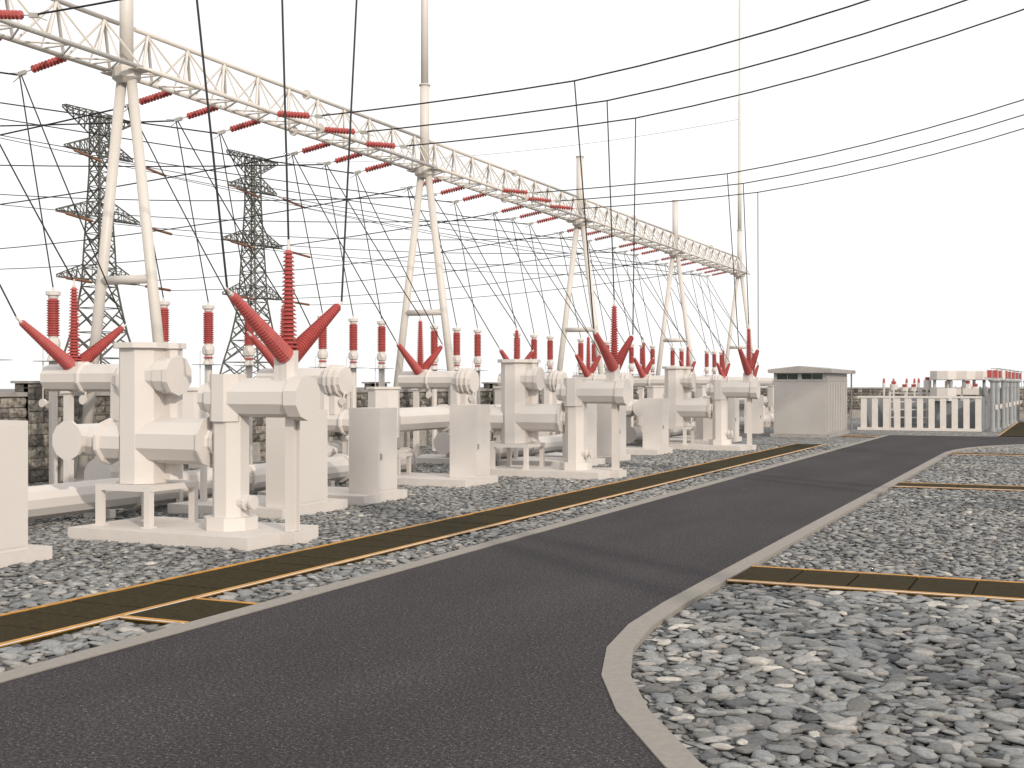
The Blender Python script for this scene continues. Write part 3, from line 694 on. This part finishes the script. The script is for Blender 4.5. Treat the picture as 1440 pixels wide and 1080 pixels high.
# ------------------------------------------------------------------ lattice pylons
def pylon(x,y,label):
    t=thing('lattice_pylon',label,'pylon',(x,y,0),'lattice pylons beyond the wall')
    prof=[(0,2.35),(3.6,1.75),(6.3,1.15),(9.0,.78),(11.2,.70),(13.2,.60),(15,.52),(16.6,.45),(18.2,.44),(19.4,.44),(20.3,.43)]
    def hw(z):
        for (a,b),(c,d) in zip(prof,prof[1:]):
            if a<=z<=c: return b+(d-b)*(z-a)/(c-a)
        return prof[-1][1]
    zs=[0,2.2,4.2,5.9,7.5,8.9,10.1,11.3,12.4,13.45,14.5,15.5,16.5,17.5,18.5,19.4,20.3]
    legs=[MB() for _ in range(4)]; br=MB()
    cs=[(-1,-1),(1,-1),(1,1),(-1,1)]
    for (a,b) in zip(zs,zs[1:]):
        ra=hw(a); rb=hw(b); big=.07 if b<10 else .06; sm=.04 if b<10 else .034
        for q in range(4):
            c0=cs[q];c1=cs[(q+1)%4]
            A0=Vector((c0[0]*ra,c0[1]*ra,a));A1=Vector((c1[0]*ra,c1[1]*ra,a));B0=Vector((c0[0]*rb,c0[1]*rb,b));B1=Vector((c1[0]*rb,c1[1]*rb,b))
            legs[q].tube(A0,B0,big,n=4); 
            br.tube(A0,B1,sm*1.3,n=4); br.tube(A1,B0,sm*1.3,n=4)
            mid=(A0+A1+B0+B1)/4
            br.tube(B0,B1,sm,n=4)
            # secondary bracing
            br.tube((A0+B0)/2,A0.lerp(B1,.27),sm*.8,n=4); br.tube((A1+B1)/2,A1.lerp(B0,.27),sm*.8,n=4)
            br.tube((A0+B0)/2,B0.lerp(A1,.27),sm*.8,n=4); br.tube((A1+B1)/2,B1.lerp(A0,.27),sm*.8,n=4)
    [l.build('leg','steel',t) for l in legs]; br.build('tower_bracing','steel',t)
    for q,(half,z) in enumerate([(3.65,9.3),(3.7,13.45),(3.0,17.65),(3.15,20.3)]):
        top=(q==3); r=hw(min(z,20.3)); 
        for s in (-1,1):
            b=MB(); hh=1.05 if not top else -1.35
            tipw=.14
            nseg=5
            def chord(side,lev,u):
                x0=side*(r*(1-u)+tipw*u); yy=s*(r+(half-r)*u); zz=z+(hh*(1-u)+(.14 if not top else -.12)*u if lev else 0)
                return Vector((x0,yy,zz))
            for side in (-1,1):
                for lev in (0,1): b.tube(chord(side,lev,0),chord(side,lev,1),.045,n=4)
            for i in range(nseg):
                u0=i/nseg;u1=(i+1)/nseg
                for side in (-1,1):
                    b.tube(chord(side,0,u0),chord(side,1,u1),.03,n=4); b.tube(chord(side,0,u1),chord(side,1,u1),.03,n=4)
                b.tube(chord(-1,0,u0),chord(1,0,u1),.03,n=4); b.tube(chord(-1,0,u1),chord(1,0,u1),.03,n=4); b.tube(chord(-1,1,u0),chord(1,1,u1),.03,n=4)
            b.build('crossarm','steel',t)
    return t
for i,(y,x) in enumerate(PYL):
    pylon(x,y,['dark lattice pylon outside the view, nearest the camera','dark lattice pylon just outside the left picture edge','larger dark lattice pylon directly behind the nearest mast','smaller dark lattice pylon behind the biggest bushings'][i])
bs=MB(); pr=[(.05,0)]
for i in range(21): pr+=[(.075,.02+i*.11),(.10,.05+i*.11),(.075,.10+i*.11)]
bs.lathe((0,0,.75),(0,0,1),pr+[(.03,2.4)],10); bs.tube((0,0,0),(0,0,.76),.03,n=5); _b=bs.build('x','brown'); PSM=_b.data; bpy.data.objects.remove(_b)
for k in range(1,9):
    pi=(k-1)//2; side=-1 if (k-1)%2==0 else 1
    for p in range(3):
        a=Vector((PYL[pi][1],PYL[pi][0]+side*ARM[p][0],ARM[p][1])); c=Vector((-23.12,TR[k]+(p-1)*1.95,9.93)); d=(c-a).normalized(); b_=a+d*3.1+Vector((0,0,-.55))
        o=bpy.data.objects.new('pylon_insulator',PSM); COL.objects.link(o); o.location=a; o.rotation_mode='QUATERNION'; o.rotation_quaternion=Vector((0,0,1)).rotation_difference((b_-a).normalized())
        tag(o,'brown insulator at the %s arm on the %s side of the %s pylon'%(['lowest','middle','upper'][p],'left' if side<0 else 'right',['hidden first','hidden second','larger','smaller'][pi]),'insulator','brown pylon insulators')
wire(sagline((GX,MY[5],20.9),(-58.5,83.1,20.4),.9,16),.012,'thin earth wire from the farthest tall mast to the smaller pylon top','earth wires')

# ------------------------------------------------------------------ shed
def shed():
    t=thing('equipment_shed','grey shed with shallow roof and small high windows beside the road','shed',(-11.85,62.4,0))
    x0,x1,y0,y1=-1.27,1.22,-2.9,3.0; h=3.02
    b=MB(); b.box(x0-.14,x1+.16,y0-.16,y1+.16,-.1,.12); b.build('plinth','cap',t)
    b=MB(); b.box(x0,x1,y0,y1,.121,2.62); b.build('wall','shed',t)
    # clerestory band with window openings in the front
    b=MB(); b.box(x0-.02,x1+.02,y0-.02,y1+.02,2.621,2.68); b.build('band','shed_trim',t)
    b=MB()
    for a,c in ((x0,x0+.15),(-.12,.06),(x1-.18,x1)): b.box(a,c,y0,y0+.12,2.681,3.06)
    b.box(x0,x1,y0+.005,y0+.11,2.681,2.72); b.box(x0,x1,y0+.005,y0+.11,2.985,3.055)
    b.box(x0+.001,x0+.1,y0+.121,y1,2.681,3.05); b.box(x1-.1,x1-.001,y0+.121,y1,2.681,3.05); b.box(x0+.101,x1-.101,y1-.1,y1,2.681,3.05)
    b.build('upper_wall','shed',t)
    for a,c in ((x0+.15,-.12),(.06,x1-.18)):
        w=MB(); w.box(a,c,y0+.05,y0+.07,2.72,2.985); o=w.build('window','glass',t)
        f=MB(); m=(a+c)/2; f.box(m-.012,m+.012,y0+.03,y0+.049,2.72,2.985); f.build('window_bar','shed_trim',o)
    # gabled roof, ridge along y
    ox0,ox1,oy0,oy1=x0-.22,x1+.28,y0-.32,y1+.95; zr=3.36; ze=3.2; th=.17
    vs=[]
    for y in (oy0,oy1):
        vs+=[(ox0,y,ze-th),(ox1,y,ze-th),(ox1,y,ze),(0,y,zr),(ox0,y,ze)]
    b=MB(); b.add(vs,[(0,1,2,3,4),(5,9,8,7,6),(0,5,6,1),(1,6,7,2),(2,7,8,3),(3,8,9,4),(4,9,5,0)]); b.build('roof','shed_trim',t)
    # panelled long side facing the road
    for i in range(8):
        ya=y0+.15+i*.72; yb=ya+.56
        b=MB(); b.box(x1+.001,x1+.035,ya,yb,.2,2.55); b.box(x1+.036,x1+.05,ya+.05,ya+.09,.25,2.5); b.build('side_panel','shed',t)
    for y in (y1+.75,):
        b=MB(); b.tube((x1+.1,y,-.05),(x1+.1,y,3.03),.04,n=8); b.build('roof_post','shed_trim',t)
    b=MB(); b.tube((x1-.5,y1+.75,-.05),(x1-.5,y1+.75,3.03),.04,n=8); b.build('roof_post','shed_trim',t)
    return t
shed()

# ------------------------------------------------------------------ slatted enclosure with transformer inside
def enclosure():
    x0,x1,y0,y1=-10.75,-4.45,70.8,78.8; cx=(x0+x1)/2
    t=thing('slatted_enclosure','low white slatted enclosure right of the grey shed','enclosure',(cx,y0,0))
    X0,X1=x0-cx,x1-cx; D=y1-y0
    b=MB(); b.box(X0-.18,X1+.0,-.1,.1,-.05,.10); b.build('bottom_rail','rad',t)
    b=MB(); b.box(X0-.18,X1,-.1,.1,1.74,1.84); b.build('top_rail','rad',t)
    n=11; st=(X1-X0)/(n-.45)
    for i in range(n):
        a=X0+i*st; b=MB(); b.box(a,min(a+st*.52,X1),-.06,.06,.101,1.739); b.build('slat','rad',t)
    for xx,w in ((X0+.02,.1),(X1-.12,.1)):
        b=MB(); b.box(xx,xx+w,.101,D,-.05,1.8); b.build('side_panel','bluegrey',t)  # blue-grey colour stands in for shade on the side and back panels
    b=MB(); b.box(X0+.2,X1-.2,D-.1,D,-.05,1.75); b.build('back_panel','bluegrey',t)
    return t
enclosure()
def cooler():
    t=thing('power_transformer','transformer with white drums raised on legs inside the slatted enclosure','transformer',(-5.9,74.5,0))
    b=MB(); b.box(-1.3,1.2,-1.2,2.2,-.05,1.55); b.build('main_tank','bluegrey',t)
    b=MB(); b.lathe((-.75,-.9,1.55),(0,0,1),[(.75,0),(.75,.72)],8); b.build('front_drum','white',t)
    for i,(x,y) in enumerate(((-.75,-.9),(.2,-.2),(1.0,.6),(1.7,1.5))):
        b=MB(); b.lathe((x,y,2.72),(0,0,1),[(.68,0),(.75,.03),(.75,.5),(.70,.53)],8); b.build('conservator_drum','white',t)
    for x,y in ((-1.2,-1.2),(-.35,-1.1),(.3,-.6),(.8,.1),(1.3,.6),(1.7,1.2)):
        b=MB(); b.tube((x,y,1.5),(x,y,2.73),.09,n=8); b.build('riser','grey',t)
    for i in range(7):
        a=-.2+i*.32
        b=MB(); b.box(a,a+.14,-.9+i*.12,-.5+i*.12,1.55,2.15); b.lathe((a+.07,-.7+i*.12,2.15),(0,0,1),[(.1,0),(.02,.22)],6); b.build('radiator_fin','grey',t)
    return t
cooler()
def cluster():
    t=thing('busbar_rack','white pipe rack with small red insulators inside the enclosure','busbar rack',(-8.3,74,0))
    for i in range(4):
        x=-1.3+i*.85
        b=MB(); b.box(x-.05,x+.05,-.05,.05,-.05,2.2); b.build('upright','white',t)
    for z in (.55,1.0,1.45,1.95,2.2):
        b=MB(); b.box(-1.35,1.3,-.04,.04,z,z+.07); b.build('rail','white',t)
    for i,(x,z,h) in enumerate(((-1.1,2.27,.32),(-.5,2.2,.22),(0,2.2,.22),(.75,2.27,.55),(1.9,2.27,.5),(2.9,2.3,.32),(3.3,2.2,.25))):
        b=MB(); b.lathe((x,0,z-.1),(0,0,1),[(.22,0),(.22,h)],8); b.build('pot','white',t)
        c=MB(); c.lathe((x,0,z-.1+h),(0,0,1),[(.08,0),(.15,.02),(.15,.06),(.09,.08),(.15,.1),(.15,.15),(.06,.18)],8); c.build('insulator','red',t)
    for i in range(3):
        b=MB(); b.box(1.4+i*.6,1.45+i*.6,-.3,.3,-.05,2.3); b.build('upright','white',t)
    b=MB(); b.box(1.0,3.5,-.3,.3,1.9,2.25); b.build('duct','white',t)
    return t
cluster()
RODX=[(1243,532),(1256.5,533),(1275,533),(1286,534),(1292,532),(1303.5,533)]
rod0=None
for i,(px,py) in enumerate(RODX):
    d=72.5+(.0 if i in (0,4,5) else 3.0); r=(px-720)/F*d; x=r*CA-d*SA; y=r*SA+d*CA
    loc=(x,y,0); lab='thin red-tipped white pole over the slatted enclosure, %s from left'%ORD[i]
    if rod0 is None:
        rod0=thing('arrester_pole',lab,'pole',loc,'thin poles with red tips')
        b=MB(); b.lathe((0,0,-.05),(0,0,1),[(.06,0),(.06,2.3),(.035,2.32),(.085,2.34),(.085,2.62)],8); b.build('pole','white',rod0)
        b=MB(); b.lathe((0,0,2.57),(0,0,1),[(.06,0),(.075,.05),(.06,.2),(.02,.28)],8); b.build('red_tip','red',rod0)
    else: dup(rod0,loc,lab)
# grey posts carrying red blocks
gp=None
for i,(px,d) in enumerate(((1396,66),(1402.5,68.5),(1410.5,71.5),(1415.5,74),(1422,78),(1426.5,81),(1431,84))):
    r_=(px-720)/F*d; x=r_*CA-d*SA; y=r_*SA+d*CA
    lab='tall grey post carrying red insulator blocks, %s from the road'%ORD[i]
    if gp is None:
        gp=thing('reactor_post',lab,'post',(x,y,0),'grey posts with red insulator blocks')
        b=MB(); b.lathe((0,0,-.05),(0,0,1),[(.20,0),(.20,.15),(.13,.17),(.13,2.62),(.22,2.72),(.22,2.80)],12); b.build('post','grey',gp)
        b=MB(); b.box(-.42,.30,-.2,.2,2.801,2.84); b.build('platform','grey',gp)
        for s in (-.27,.03):
            b=MB(); b.box(s-.0,s+.22,-.12,.12,2.841,3.24); o=b.build('red_block','red',gp)
            c=MB(); c.box(s-.015,s-.001,-.14,.14,2.841,3.28); c.build('end_plate','rad',o); c=MB(); c.box(s+.221,s+.235,-.14,.14,2.841,3.28); c.build('end_plate','rad',o)
        b=MB(); b.tube((-.1,0,3.32),(.42,0,3.32),.018,n=5); b.tube((.42,0,3.32),(.42,0,2.3),.018,n=5); b.tube((.12,0,2.3),(.42,0,2.3),.018,n=5); b.build('wire_frame','grey',gp)
        b=MB(); b.box(.131,.26,-.1,.1,1.15,1.4); b.build('junction_box','rad',gp)
    else: dup(gp,(x,y,0),lab)
print('objects',len(bpy.data.objects))
